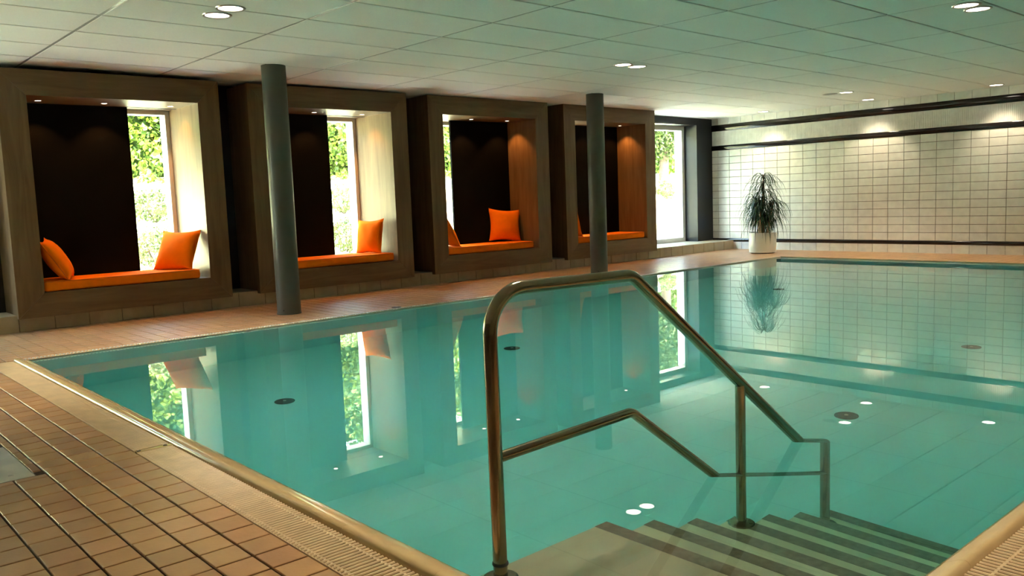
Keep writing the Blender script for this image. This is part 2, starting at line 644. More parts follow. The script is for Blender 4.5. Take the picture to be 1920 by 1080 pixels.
# raised nosing tiles along the near and right edges, thin rim on the other two
prof = [(YN + 0.005, -0.06), (YN + 0.004, -0.004), (YN - 0.012, 0.006), (YN - 0.05, 0.021), (YN - 0.075, 0.028), (YN - 0.088, 0.027),
        (YN - 0.099, 0.018), (YN - 0.102, 0.0), (YN - 0.102, -0.06)]
nos = struct('trim_1', MB().box(XP - 0.01, XR + 0.10, YN - 0.1, YN - 0.002, -0.08, -0.045), 'gutter_dark', 'rounded beige nosing along the near pool edge')
x = XP - 0.01
first = True
xs = [XP - 0.01] + [-3.87 + 0.5 * k for k in range(-6, 7) if XP + 0.1 < -3.87 + 0.5 * k < XR + 0.0] + [XR + 0.06]
for a, c in zip(xs[:-1], xs[1:]):
    build('nosing_tile', MB().prism(prof, 'x', a + 0.0004, c - 0.0004), 'nosing', nos, smooth=50)
prof = [(XR - 0.005, -0.06), (XR - 0.004, -0.004), (XR + 0.012, 0.006), (XR + 0.04, 0.020), (XR + 0.055, 0.024), (XR + 0.064, 0.022),
        (XR + 0.071, 0.014), (XR + 0.073, 0.0), (XR + 0.073, -0.06)]
nos = struct('trim_2', MB().box(XR + 0.002, XR + 0.07, YN, YF, -0.08, -0.045), 'gutter_dark', 'rounded beige nosing along the right pool edge')
ys = [YN + 0.001, 1.9, 2.4, 2.9, 3.4, 3.9, 4.4, YF]
for a, c in zip(ys[:-1], ys[1:]):
    build('nosing_tile', MB().prism(prof, 'y', a + 0.0004, c - 0.0004), 'nosing', nos, smooth=50)
rim = struct('trim_3', MB().box(XP - 0.03, XP, YN - 0.1, YF + 0.03, -0.02, 0.010), 'grate', 'thin pale notched rim along the window-seat side of the pool')
mb = MB()
yy = YN - 0.08
while yy < YF:
    mb.box(XP - 0.022, XP - 0.004, yy, yy + 0.013, 0.010, 0.017)
    yy += 0.026
tag(build('rim_tooth', mb, 'window_white', rim), kind='stuff')
struct('trim_4', MB().box(XP, XR + 0.06, YF, YF + 0.03, -0.02, 0.012), 'nosing', 'thin beige rim below the tiled end wall')
# gutter channels
mb = MB()
mb.box(XP - 0.03, XR + 0.3, YG0, YG1, -0.09, -0.055)
mb.box(XR + 0.073, XR + 0.235, YG1, YF, -0.09, -0.055)
struct('trim_5', mb, 'gutter_dark', 'dark gutter channel under the slotted grates')

# ------------------------------------------------------------------ end wall
wall_back = struct('wall_back', MB().box(XL - 0.5, RX + 0.2, YW + 0.004, YW + 0.3, -0.3, 2.7), 'wall_grout', 'cream tiled end wall with black tile bands')
TX, TW = -7.3961, 0.2382
ZR = [0.198 + k * (1.7857 - 0.198) / 13 for k in range(14)]
cols = [(XL, TX - 7 * TW)] + [(TX + i * TW, TX + (i + 1) * TW) for i in range(-7, 44)]
tm = {}
rest = MB()
g = 0.0032
for ci, (a, c) in enumerate(cols):
    a2, c2 = a + (g if ci else 0.001), c - g
    if c2 > RX:
        break
    for r in range(13):
        z0, z1 = ZR[r] + g, ZR[r + 1] - g
        if ci < 23:
            key = round(c2 - a2, 4)
            if key not in tm:
                h = z1 - z0
                me = MB().cbox(-key / 2, key / 2, -0.008, 0.004, -h / 2, h / 2, 0.002, '-y').mesh('wall_tile')
                me.materials.append(M['wall_tile'])
                tm[key] = me
            piece('wall_tile', tm[key], ((a2 + c2) / 2, YW + random.uniform(-3e-4, 3e-4), (z0 + z1) / 2), wall_back)
        else:
            rest.box(a2, c2, YW - 0.008, YW + 0.004, z0, z1)
    rest.box(a2, c2, YW - 0.008, YW + 0.004, 0.002, 0.141)
    rest.box(a2, c2, YW - 0.008, YW + 0.004, 2.238, 2.42)
tag(build('wall_tile', rest, 'wall_tile', wall_back), kind='stuff')
for (z0, z1, pr) in ((0.141, 0.198, 0.014), (1.7857, 1.8673, 0.022), (2.1268, 2.235, 0.022)):
    h = z1 - z0
    p = [(YW + 0.004, z0), (YW - pr + 0.007, z0), (YW - pr, z0 + 0.010), (YW - pr - 0.002, (z0 + z1) / 2), (YW - pr, z1 - 0.010), (YW - pr + 0.007, z1), (YW + 0.004, z1)]
    build('black_tile_band', MB().prism(p, 'x', XL, RX), 'black_tile', wall_back, smooth=50)
# fluted white frieze between the two upper bands
prof = []
x = XL + 0.002
while x < -1.0:
    prof += [(x, YW - 0.004), (x + 0.003, YW - 0.008), (x + 0.022, YW - 0.008), (x + 0.025, YW - 0.004)]
    x += 0.026
prof += [(RX, YW - 0.008), (RX, YW + 0.004), (XL + 0.002, YW + 0.004)]
build('fluted_frieze', MB().prism(prof, 'z', 1.868, 2.126), 'wall_tile', wall_back)

# ------------------------------------------------------------------ window wall (dark)
SEATS = [dict(o=(1.698, 3.715), i=(1.93, 3.49), p=(1.93, 2.985)),
         dict(o=(4.027, 6.070), i=(4.25, 5.84), p=(4.25, 5.31)),
         dict(o=(6.392, 8.474), i=(6.62, 8.23), p=(7.185, 8.23)),
         dict(o=(8.791, 10.847), i=(9.02, 10.61), p=(9.555, 10.61))]
ZI0, ZI1, ZO0, ZO1 = 0.36, 2.153, 0.137, 2.385
XPAN, XWIN = -9.27, -9.50
LT = 0.03                                          # lining thickness
opens = [(-1.3, 0.9)] + [(s['i'][0] - LT, s['i'][1] + LT) for s in SEATS] + [(11.15, 12.65)]
mb = MB()
edges = [RY - 0.2] + [e for o in opens for e in o] + [YW + 0.01]
for k in range(0, len(edges), 2):
    mb.box(XWIN - 0.16, XL, edges[k], edges[k + 1], 0.165, 2.236)
mb.box(XWIN - 0.16, XL, RY - 0.2, YW + 0.01, 2.236, 2.7)
mb.box(XWIN - 0.16, XL, RY - 0.2, YW + 0.01, -0.3, 0.10)
wall_left = struct('wall_left', mb, 'black_paint', 'black painted window wall behind the wooden window seats')

# stone-faced sill running below the windows
sill = struct('trim_6', MB().box(XWIN - 0.12, -8.757, RY, YW - 0.01, 0.0, 0.155), 'deck_grout', 'low pale stone sill along the window wall')
sm = None
yy = RY + 0.01
k = 0
L = 0.30
while yy + L < YW:
    if sm is None:
        sm = MB().cbox(-8.757 + 8.75 - 0.006, 0.0, -L / 2 + 0.002, L / 2 - 0.002, 0.0, 0.164, 0.004, 'x').mesh('sill_tile')
        sm.materials.append(M['sill_stone'])
        st = MB().cbox(XWIN - 0.12 + 8.755, -0.001, -L / 2 + 0.002, L / 2 - 0.002, 0.0, 0.012, 0.002).mesh('sill_slab')
        st.materials.append(M['sill_stone'])
    piece('sill_tile', sm, (-8.75, yy + L / 2, 0.003), sill)
    piece('sill_slab', st, (-8.7555, yy + L / 2, 0.1555), sill)
    yy += L

# unseen walls that close the room, and the slab above the panels
struct('wall_right', MB().box(RX, RX + 0.2, RY - 0.2, YW + 0.3, -0.3, 2.7), 'plaster', 'cream wall on the far right beyond the picture')
struct('wall_near', MB().box(XL - 0.4, RX + 0.2, RY - 0.2, RY, -0.3, 2.7), 'plaster', 'cream wall behind the viewer')

# ------------------------------------------------------------------ windows
def window(n, y0, y1, z0, z1, label, fw=0.045, xw=XWIN):
    mb = MB()
    d0, d1 = xw - 0.16, xw
    f = tag(build('window_%d' % n, MB().box(d0, d1, y0, y1, z0, z0 + fw), 'window_white'), label, None, None, 'structure')
    build('window_frame', MB().box(d0, d1, y0, y1, z1 - fw, z1), 'window_white', f)
    build('window_frame', MB().box(d0, d1, y0, y0 + fw, z0 + fw, z1 - fw), 'window_white', f)
    build('window_frame', MB().box(d0, d1, y1 - fw, y1, z0 + fw, z1 - fw), 'window_white', f)
    build('pane', MB().box(d1 - 0.03, d1 - 0.024, y0 + fw, y1 - fw, z0 + fw, z1 - fw), 'glass', f)
    return f


for k, s in enumerate(SEATS):
    window(k + 1, s['i'][0], s['i'][1], ZI0, ZI1, ['garden window of the nearest window seat', 'garden window of the second window seat',
           'garden window of the third window seat', 'garden window of the farthest window seat'][k])
window(5, 11.15, 12.65, 0.168, 2.234, 'white-framed garden window in the far corner', 0.075, -9.46)
window(6, -1.3, 0.9, 0.168, 2.234, 'garden window left of the nearest seat, outside the picture', 0.075, -9.46)

# ------------------------------------------------------------------ suspended ceiling
mb = MB()
v = []
ya, yb = RY - 0.2, YW + 0.3
mb.add([(XL - 0.4, ya, zc(ya) + 0.03), (RX + 0.2, ya, zc(ya) + 0.03), (RX + 0.2, yb, zc(yb) + 0.03), (XL - 0.4, yb, zc(yb) + 0.03),
        (XL - 0.4, ya, 2.85), (RX + 0.2, ya, 2.85), (RX + 0.2, yb, 2.85), (XL - 0.4, yb, 2.85)],
       [(3, 2, 1, 0), (4, 5, 6, 7), (0, 1, 5, 4), (1, 2, 6, 5), (2, 3, 7, 6), (3, 0, 4, 7)])
ceiling = struct('ceiling', mb, 'ceiling_gap', 'suspended ceiling of pale rectangular panels')
CU, CV, CY0, CX0 = 1.2317, 0.646, 0.692, -5.716
tilt = math.atan(-0.0071)
pm = {}


def cpanel(xa, xb, ya, yb):
    key = (round(xb - xa, 3), round(yb - ya, 3))
    if key not in pm:
        w, h = key
        me = MB().cbox(-w / 2, w / 2, -h / 2, h / 2, 0, 0.018, 0.003, '-z').mesh('ceiling_panel')
        me.materials.append(M['ceiling_panel'])
        pm[key] = me
    yc = (ya + yb) / 2
    o = piece('ceiling_panel', pm[key], ((xa + xb) / 2, yc, zc(yc)), ceiling)
    o.rotation_euler = (tilt, 0, 0)


XCUT = -8.70                                       # the panels stop just before the wall
for l in range(-5, 11):
    ya, yb = CY0 + l * CU + 0.012, CY0 + (l + 1) * CU - 0.012
    yb = min(yb, YW)
    ya = max(ya, RY)
    if yb - ya < 0.05:
        continue
    for t in range(-14, 7):
        xa, xb = CX0 - (t + 1) * CV + 0.0085, CX0 - t * CV - 0.0085
        xa = max(xa, XL)
        xb = min(xb, RX)
        if xb - xa < 0.05:
            continue
        cpanel(xa, xb, ya, yb)
for l in range(-4, 11):
    y = CY0 + l * CU
    if RY < y < YW:
        build('ceiling_bar', MB().box(XL, RX, y - 0.0115, y + 0.0115, zc(y) + 0.003, zc(y) + 0.02), 'ceiling_bar', ceiling)

# ================================================================== THINGS
# ------------------------------------------------------------------ water
mb = MB().box(XP - 0.012, XR + 0.03, YN - 0.04, YF + 0.012, DEPTH - 0.05, 0.0)
water = build('pool_water', mb, 'water')
tag(water, 'still clear turquoise water filling the indoor pool', 'water', None, 'stuff')

# ------------------------------------------------------------------ pool steps
SX0, SX1 = -1.883, XR + 0.03
RUN, RISE, Y1, Z1 = 0.252, 0.175, 2.053, -0.10
steps = struct('pool_steps', MB().box(SX0 + 0.004, SX1, YN - 0.02, Y1 - 0.01, DEPTH - 0.01, Z1 - 0.01), 'step', 'beige underwater steps with dark nosing strips leading into the pool')
for k in range(7):
    ya = YN - 0.02 if k == 0 else Y1 + (k - 1) * RUN
    yb = Y1 + k * RUN
    z = Z1 - k * RISE
    s_ = build('step', MB().box(SX0, SX1, ya, yb, (z - 0.05 if k == 0 else DEPTH - 0.01), z), 'step', steps)
    if k == 0:
        build('step_riser', MB().box(SX0, SX1, yb - 0.03, yb, DEPTH - 0.01, z - 0.05), 'step', s_)
    r_ = 0.03
    pr = [(SX0 - 0.001, yb - 0.056), (SX1 - 0.02, yb - 0.056), (SX1, yb - 0.048), (SX1, yb + 0.002), (SX0 - 0.001, yb + 0.002)]
    build('nosing_strip', MB().prism(pr, 'z', z - 0.012, z + 0.003), 'strip', s_)

# ------------------------------------------------------------------ handrail
HX, HR = -1.83, 0.0212
rail = thing('handrail', 'polished steel handrail with two bars going down the pool steps', 'handrail', (HX, 1.53, Z1))


def arc(p0, p1, p2, r, n=8):
    """rounded corner at p1 in the plane of the rail"""
    a = Vector(p0) - Vector(p1); c = Vector(p2) - Vector(p1)
    a.normalize(); c.normalize()
    half = a.angle(c) / 2
    d = r / math.tan(half)
    cen = Vector(p1) + (a + c).normalized() * (r / math.sin(half))
    s0 = Vector(p1) + a * d - cen; s1 = Vector(p1) + c * d - cen
    ang = s0.angle(s1)
    out = []
    for i in range(n + 1):
        t = i / n
        out.append(cen + (s0 * math.sin((1 - t) * ang) + s1 * math.sin(t * ang)) / math.sin(ang))
    return out


def P(y, z):
    return (HX, y, z)


Y3 = 3.43
zt3 = 0.017 - 0.747 * (Y3 - 3.18)
path = [P(1.533, Z1 + 0.004)] + arc(P(1.533, 0), P(1.528, 0.806), P(2.145, 0.794), 0.125, 10) + \
       arc(P(1.528, 0.806), P(2.150, 0.795), P(Y3, zt3), 0.085, 8) + arc(P(2.15, 0.795), P(Y3, zt3), P(Y3, -1.1), 0.05, 8) + [P(Y3, -1.148)]
build('top_rail', MB().tube(path, HR, 20), 'steel', rail, smooth=60)
zl3 = 0.003 - 0.712 * (Y3 - 2.587)
path = [P(1.545, 0.318)] + arc(P(1.545, 0.318), P(2.135, 0.335), P(2.587, 0.003), 0.06, 8) + [P(Y3, zl3)]
build('mid_rail', MB().tube(path, 0.0165, 18), 'steel', rail, smooth=60)
build('post', MB().tube([P(2.776, 0.318), P(2.776, -0.622)], 0.0195, 18), 'steel', rail, smooth=60)
for (y, z) in ((2.776, Z1 - 3 * RISE), (1.533, Z1), (Y3, Z1 - 6 * RISE)):
    fl = build('flange', MB().lathe([(0.052, 0), (0.052, 0.006), (0.046, 0.010), (0.02, 0.011)], (HX, y, z), 28), 'steel', rail, smooth=30)
    for a in (0.5, 2.6, 4.7):
        build('bolt', MB().lathe([(0.007, 0.009), (0.007, 0.016), (0.004, 0.018)], (HX + 0.036 * math.cos(a), y + 0.036 * math.sin(a), z), 8), 'steel', fl)
build('waterline_ring', MB().lathe([(0.0235, -0.006), (0.0245, 0), (0.0235, 0.006)], (HX, 1.533, 0.0), 20), 'matte_black', rail, smooth=30)  # added black ring imitating the dark line where the water meets the post

# ------------------------------------------------------------------ columns
for y, lab in ((3.862, 'round grey steel column standing before the second window seat'), (8.396, 'round grey steel column standing before the farthest window seat')):
    c = thing('column', lab, 'column', (-7.708, y, ZD), 'round columns along the pool')
    build('shaft', MB().lathe([(0.115, 0.0), (0.115, zc(y) - ZD + 0.01)], (-7.708, y, ZD), 40), 'column', c, smooth=40)
    build('base_ring', MB().lathe([(0.119, 0.0), (0.119, 0.012), (0.116, 0.014)], (-7.708, y, ZD), 40), 'column', c, smooth=30)
    a = 5.35
    build('screw', MB().lathe([(0.006, 0), (0.006, 0.012)], (-7.708 + 0.112 * math.cos(a), y + 0.112 * math.sin(a), 0.05), 8), 'matte_black', c)

# ------------------------------------------------------------------ window seats
SEAT_LABEL = ['nearest oak window seat, with a slumped pillow at each end', 'oak window seat behind the nearer round column',
              'oak window seat between the two columns, pillow leaning on its black panel', 'farthest oak window seat, behind the second column']
SPOT_OFF = (0.18, 0.77, 1.42)
for k, s in enumerate(SEATS):
    (o0, o1), (i0, i1) = s['o'], s['i']
    root = thing('window_seat', SEAT_LABEL[k], 'window seat', (XB, (o0 + o1) / 2, ZO0), 'oak window seats along the left wall')
    D = 0.05                                       # thickness of the front boards
    A, B_, C_, E_ = (o0, ZO0), (o1, ZO0), (o1, ZO1), (o0, ZO1)
    a, b_, c_, e_ = (i0, ZI0), (i1, ZI0), (i1, ZI1), (i0, ZI1)
    q = 0.0008                                     # mitre joint
    for nm, pr, mt in (('front_board', [(o0 + q, ZO0), (o1 - q, ZO0), (i1 - q, ZI0), (i0 + q, ZI0)], 'wood_h'),
                       ('front_board', [(i0 + q, ZI1), (i1 - q, ZI1), (o1 - q, ZO1), (o0 + q, ZO1)], 'wood_h'),
                       ('front_board', [(o0, ZO0 + q), (i0, ZI0 + q), (i0, ZI1 - q), (o0, ZO1 - q)], 'wood_v'),
                       ('front_board', [(i1, ZI0 + q), (o1, ZO0 + q), (o1, ZO1 - q), (i1, ZI1 - q)], 'wood_v')):
        build(nm, MB().prism(pr, 'x', XB - 0.022, XB), mt, root)
    xf = XB - 0.0225
    build('outer_side', MB().box(XL + 0.001, xf, o0, o0 + 0.02, ZO0, ZO1), 'wood_v', root)
    build('outer_side', MB().box(XL + 0.001, xf, o1 - 0.02, o1, ZO0, ZO1), 'wood_v', root)
    build('outer_top', MB().box(XL + 0.001, xf, o0 + 0.02, o1 - 0.02, ZO1 - 0.02, ZO1), 'wood_h', root)
    build('outer_bottom', MB().box(-8.748, xf, o0 + 0.02, o1 - 0.02, ZO0, ZO0 + 0.015), 'wood_h', root)
    build('inner_side', MB().box(XWIN + 0.001, xf, i0 - LT + 0.001, i0, ZI0, ZI1), 'wood_v', root)
    build('inner_side', MB().box(XWIN + 0.001, xf, i1, i1 + LT - 0.001, ZI0, ZI1), 'wood_v', root)
    sof = build('soffit', MB().box(XWIN + 0.001, xf, i0 - LT + 0.001, i1 + LT - 0.001, ZI1, ZI1 + LT), 'wood_h', root)
    build('seat_board', MB().box(XWIN + 0.001, xf, i0 - LT + 0.001, i1 + LT - 0.001, ZI0 - LT, ZI0), 'wood_h', root)
    p0, p1 = s['p']
    pan = build('sliding_panel', MB().box(XPAN - 0.03, XPAN, p0 + 0.003, p1 - 0.003, ZI0 + 0.004, ZI1 - 0.004), 'panel_black', root)
    build('panel_track', MB().box(XPAN - 0.035, XPAN + 0.004, i0 + 0.001, i1 - 0.001, ZI1 - 0.0035, ZI1 + 0.001), 'black_paint', sof)
    for f_ in SPOT_OFF:
        x, y = -9.06, i0 + f_
        sp = build('spotlight', MB().lathe([(0.024, -0.001), (0.034, -0.004), (0.034, 0.0), (0.024, 0.002)], (x, y, ZI1), 24, close=False), 'lamp_ring', root, smooth=30)
        build('bulb', MB().lathe([(0.001, -0.0025), (0.025, -0.0015)], (x, y, ZI1), 20, close=False), 'spot_glow', sp)
        spot('spot_light', root, (x, y, ZI1 - 0.006), (x, y, 0), SPOT_POWER, (1.0, 0.42, 0.11), 100, 0.5, 0.02)

# seat mattresses
def cushion_block(name, label, x0, x1, y0, y1, z0, z1, group):
    r = 0.022
    o = thing(name, label, 'seat cushion', ((x0 + x1) / 2, (y0 + y1) / 2, z0), group)
    n = 4
    mb = MB()
    rings = []
    def ring(ins, z):
        pts = []
        rr = 0.035
        for cx, cy, a0 in ((x1 - rr, y1 - rr, 0), (x0 + rr, y1 - rr, 90), (x0 + rr, y0 + rr, 180), (x1 - rr, y0 + rr, 270)):
            for i in range(5):
                a = math.radians(a0 + i * 22.5)
                pts.append((cx + (rr - ins) * math.cos(a), cy + (rr - ins) * math.sin(a), z))
        return pts
    levels = [(0.02, z0), (0.008, z0 + 0.004), (0.001, z0 + 0.014), (0.0, z0 + 0.022), (-0.003, (z0 + z1) / 2), (0.0, z1 - 0.020), (0.003, z1 - 0.010), (0.012, z1 - 0.002), (0.034, z1 + 0.001)]
    vs, fs = [], []
    for ins, z in levels:
        vs += ring(ins, z)
    m_ = 20
    for q in range(len(levels) - 1):
        for i in range(m_):
            j = (i + 1) % m_
            fs.append((q * m_ + i, q * m_ + j, (q + 1) * m_ + j, (q + 1) * m_ + i))
    fs.append(tuple(range(m_ - 1, -1, -1)))
    fs.append(tuple(range((len(levels) - 1) * m_, len(levels) * m_)))
    mb.add(vs, fs)
    build('mattress', mb, 'orange', o, smooth=60)
    loop = ring(0.0005, z1 - 0.006)
    build('piping', MB().tube(loop + [loop[0]], 0.0035, 6), 'orange_pipe', o, smooth=60)
    return o


MAT_LABEL = ['long orange seat cushion in the nearest window seat', 'long orange seat cushion in the window seat behind the nearer column',
             'long orange seat cushion between the two columns', 'long orange seat cushion in the farthest window seat']
for k, s in enumerate(SEATS):
    i0, i1 = s['i']
    gap = (0.09, 0.035, 0.075, 0.03)[k]
    cushion_block('seat_cushion', MAT_LABEL[k], XPAN + 0.01, XB - 0.022, i0 + 0.012, i1 - gap, ZI0 + 0.001, 0.457, 'orange seat cushions')


def pillow(label, c, n, size, thick, spin=0.0, seed=0, seat=0):
    """plump square pillow: c centre, n facing direction, spin turns it in its own plane"""
    n = Vector(n).normalized()
    upv = Vector((0, 0, 1))
    xa = upv.cross(n).normalized()
    ya_ = n.cross(xa).normalized()
    cs, sn = math.cos(spin), math.sin(spin)
    xa, ya_ = xa * cs + ya_ * sn, ya_ * cs - xa * sn
    rr = random.Random(seed)
    N = 16
    ph = [rr.uniform(0, 6.28) for _ in range(6)]
    vs, fs = [], []
    idx = {}
    for side in (1, -1):
        for i in range(N + 1):
            for j in range(N + 1):
                u, w = -1 + 2 * i / N, -1 + 2 * j / N
                edge = (i in (0, N) or j in (0, N))
                if edge and side == -1:
                    idx[(side, i, j)] = idx[(1, i, j)]
                    continue
                pin = 0.13
                x = u * (1 - pin * (1 - w * w) * (abs(u) ** 2)) * size / 2
                y = w * (1 - pin * (1 - u * u) * (abs(w) ** 2)) * size / 2
                t = ((1 - abs(u) ** 2.4) * (1 - abs(w) ** 2.4)) ** 0.55 * thick / 2
                t *= 1 + 0.07 * math.sin(3.1 * u + ph[0]) * math.sin(2.7 * w + ph[1])
                wr = 0.0035 * math.sin(9 * u + 5 * w + ph[2]) * (1 - max(abs(u), abs(w)) ** 4)
                p = Vector(c) + xa * x + ya_ * y + n * (side * (t + wr))
                idx[(side, i, j)] = len(vs)
                vs.append(tuple(p))
    for side in (1, -1):
        for i in range(N):
            for j in range(N):
                q = [idx[(side, i, j)], idx[(side, i + 1, j)], idx[(side, i + 1, j + 1)], idx[(side, i, j + 1)]]
                fs.append(tuple(q if side == 1 else q[::-1]))
    i0, i1 = SEATS[seat]['i']
    arr = np.array(vs)                                  # it sinks a little and flattens on the mattress and boards
    arr[:, 2] += 0.459 - 0.022 - arr[:, 2].min()
    arr[:, 2] = np.maximum(arr[:, 2], 0.4625)
    arr[:, 1] = np.clip(arr[:, 1], i0 + 0.006, i1 - 0.006)
    arr[:, 0] = np.maximum(arr[:, 0], XPAN + 0.006)
    vs = [tuple(p) for p in arr]
    low = 0.4625
    o = thing('throw_pillow', label, 'pillow', (c[0], c[1], low), 'orange throw pillows on the window seats')
    build('cover', MB().add(vs, fs), 'orange', o, smooth=80)
    loop = [vs[idx[(1, i, 0)]] for i in range(N + 1)] + [vs[idx[(1, N, j)]] for j in range(1, N + 1)] + \
           [vs[idx[(1, i, N)]] for i in range(N - 1, -1, -1)] + [vs[idx[(1, 0, j)]] for j in range(N - 1, 0, -1)]
    build('seam', MB().tube(loop + [loop[0]], 0.003, 6), 'orange_pipe', o, smooth=80)
    return o


pillow('orange pillow slumped in the left end of the nearest window seat', (-8.93, 2.115, 0.655), (0.30, 0.80, 0.50), 0.46, 0.17, 0.05, 1, 0)
pillow('orange pillow tilted against the right side of the nearest window seat', (-8.99, 3.28, 0.66), (0.48, -0.74, 0.47), 0.48, 0.18, 0.0, 2, 0)
pillow('brightly lit orange pillow upright at the right end, behind the nearer column', (-9.02, 5.66, 0.675), (0.22, -0.95, 0.20), 0.44, 0.16, 0.03, 3, 1)
pillow('orange pillow half hidden by the left side of the third window seat', (-8.98, 6.80, 0.645), (0.10, 0.86, 0.45), 0.46, 0.15, 0.05, 4, 2)
pillow('orange pillow leaning on the black panel between the two columns', (-9.13, 7.985, 0.665), (0.88, -0.36, 0.26), 0.48, 0.18, -0.09, 5, 2)
pillow('thin sliver of orange pillow beside the second column', (-8.98, 9.13, 0.66), (-0.05, 0.96, 0.26), 0.47, 0.15, 0.0, 6, 3)

# ------------------------------------------------------------------ gutter grates
slat_me = {}


def slat_mesh(axis, L):
    key = (axis, round(L, 4))
    if key not in slat_me:
        w = 0.0058
        pr = [(-w, -0.016), (w, -0.016), (w, -0.003), (w * 0.5, 0.0), (-w * 0.5, 0.0), (-w, -0.003)]
        mb = MB().prism(pr, 'y' if axis == 'y' else 'x', -L / 2, L / 2)
        me = mb.mesh('slat')
        me.materials.append(M['grate'])
        slat_me[key] = me
    return slat_me[key]


def near_grate(xa, xb, label):
    ym = (YG0 + YG1) / 2
    root = thing('gutter_grate', label, 'grate', ((xa + xb) / 2, ym, ZD - 0.03), 'slotted gutter grates')
    L = YG1 - YG0 - 0.012
    me = slat_mesh('y', L)
    x = xa + 0.0065
    xs = []
    while x < xb - 0.006:
        xs.append(x)
        x += 0.02
    for x in xs:
        piece('slat', me, (x, ym - 0.002, ZD), root)
    for y in (YG0 + 0.022, YG1 - 0.032):
        build('cross_rib', MB().box(xa, xb, y - 0.004, y + 0.004, ZD - 0.018, ZD - 0.002), 'grate', root)
    build('side_rail', MB().box(xa, xb, YG0 + 0.0015, YG0 + 0.006, ZD - 0.02, ZD - 0.001), 'grate', root)
    return root


JX = -3.857
gr = near_grate(XP, JX - 0.0195, 'beige slotted gutter grate at the far end of the near pool edge')
near_grate(JX + 0.0195, -1.10, 'beige slotted gutter grate beside the handrail end of the near pool edge')
eb = build('end_bar', MB().cbox(JX - 0.0155, JX + 0.0155, YG0 + 0.004, YG1 - 0.004, ZD - 0.03, ZD + 0.001, 0.002), 'nosing', gr)
for y in (1.169, 1.284):
    build('screw', MB().lathe([(0.009, 0.0), (0.009, 0.0012)], (JX, y, ZD + 0.001), 16), 'matte_black', eb)

XG0, XG1 = XR + 0.075, XR + 0.233
root = thing('gutter_grate', 'beige slotted gutter grate in the lower right corner, along the right pool edge', 'grate', ((XG0 + XG1) / 2, 2.6, ZD - 0.03), 'slotted gutter grates')
me = slat_mesh('x', XG1 - XG0 - 0.006)
y = YG1 + 0.12
farm = MB()
while y < YF - 0.02:
    if y < 4.2:
        piece('slat', me, ((XG0 + XG1) / 2, y, ZD), root)
    else:
        farm.box(XG0 + 0.003, XG1 - 0.003, y - 0.0058, y + 0.0058, ZD - 0.016, ZD)
    y += 0.0215
tag(build('slat', farm, 'grate', root), kind='stuff')
for x in (XG0 + 0.055, XG1 - 0.03):
    build('cross_rib', MB().box(x - 0.004, x + 0.004, YG1 + 0.1, YF - 0.02, ZD - 0.018, ZD - 0.001), 'grate', root)

# ------------------------------------------------------------------ steel plate and drains
root = thing('access_plate', 'worn steel access plate let into the deck tiles at the left', 'plate', (PLX - 0.31, PLY - 0.31, 0.0))
build('plate', MB().cbox(PLX - 0.60, PLX, PLY - 0.60, PLY, -0.01, ZD + 0.001, 0.002), 'plate', root)
fr_ = MB()
fr_.box(PLX + 0.0005, PLX + 0.005, PLY - 0.61, PLY + 0.005, -0.01, ZD)
fr_.box(PLX - 0.61, PLX + 0.0005, PLY + 0.0005, PLY + 0.005, -0.01, ZD)
build('frame', fr_, 'gutter_dark', root)
build('lifting_screw', MB().lathe([(0.012, 0.0), (0.011, 0.003), (0.004, 0.0035)], (-3.905, 0.68, ZD), 16), 'lamp_ring', root, smooth=30)

root = thing('deck_drain', 'small dark drain in the deck by the pool rim', 'drain', (-7.13, 4.75, ZD), None)
build('cover', MB().lathe([(0.05, 0.0), (0.05, 0.004), (0.044, 0.005)], (-7.14, 4.75, ZD), 24), 'drain', root, smooth=30)
build('cap', MB().lathe([(0.012, 0.004), (0.012, 0.008)], (-7.14, 4.75, ZD), 12), 'lamp_ring', root)

DRAINS = [(-5.55, 2.70, 'dark round inlet on the pool floor nearest the corner'), (-5.57, 4.90, 'dark round inlet on the pool floor seen through the handrail'),
          (-2.50, 4.95, 'dark round inlet on the pool floor beyond the steps'), (-2.57, 7.14, 'dark round inlet on the pool floor at the right'),
          (-5.57, 9.30, 'dark round inlet on the pool floor below the potted plant')]
for x, y, lab in DRAINS:
    root = thing('floor_inlet', lab, 'pool inlet', (x, y, DEPTH), 'round inlets on the pool floor')
    build('cover', MB().lathe([(0.072, 0.0), (0.072, 0.010), (0.064, 0.015), (0.025, 0.018)], (x, y, DEPTH), 32), 'drain', root, smooth=30)
    build('hub', MB().lathe([(0.012, 0.016), (0.012, 0.024), (0.008, 0.026)], (x, y, DEPTH), 12), 'lamp_ring', root)

# ------------------------------------------------------------------ ceiling downlights
def downlight(x, y, label, power, lit=True, tilt_to=None, r=0.092, group='recessed ceiling downlights', angle=98):
    z = zc(y)
    root = thing('downlight', label, 'ceiling light', (x, y, z), group)
    build('ring', MB().lathe([(r - 0.012, 0.004), (r - 0.010, -0.006), (r + 0.006, -0.008), (r + 0.010, 0.0)], (x, y, z), 32, close=False), 'lamp_ring', root, smooth=30)
    build('lens', MB().lathe([(0.001, -0.004), (r * 0.6, -0.0035), (r - 0.010, -0.002)], (x, y, z), 28, close=False), 'lamp_glow' if lit else 'lamp_off', root)
    if lit:
        tgt = tilt_to if tilt_to else (x, y, 0)
        spot('lamp', root, (x, y, z - 0.012), tgt, power, (1.0, 0.82, 0.58), angle, 0.6, r * 0.8)
    return root


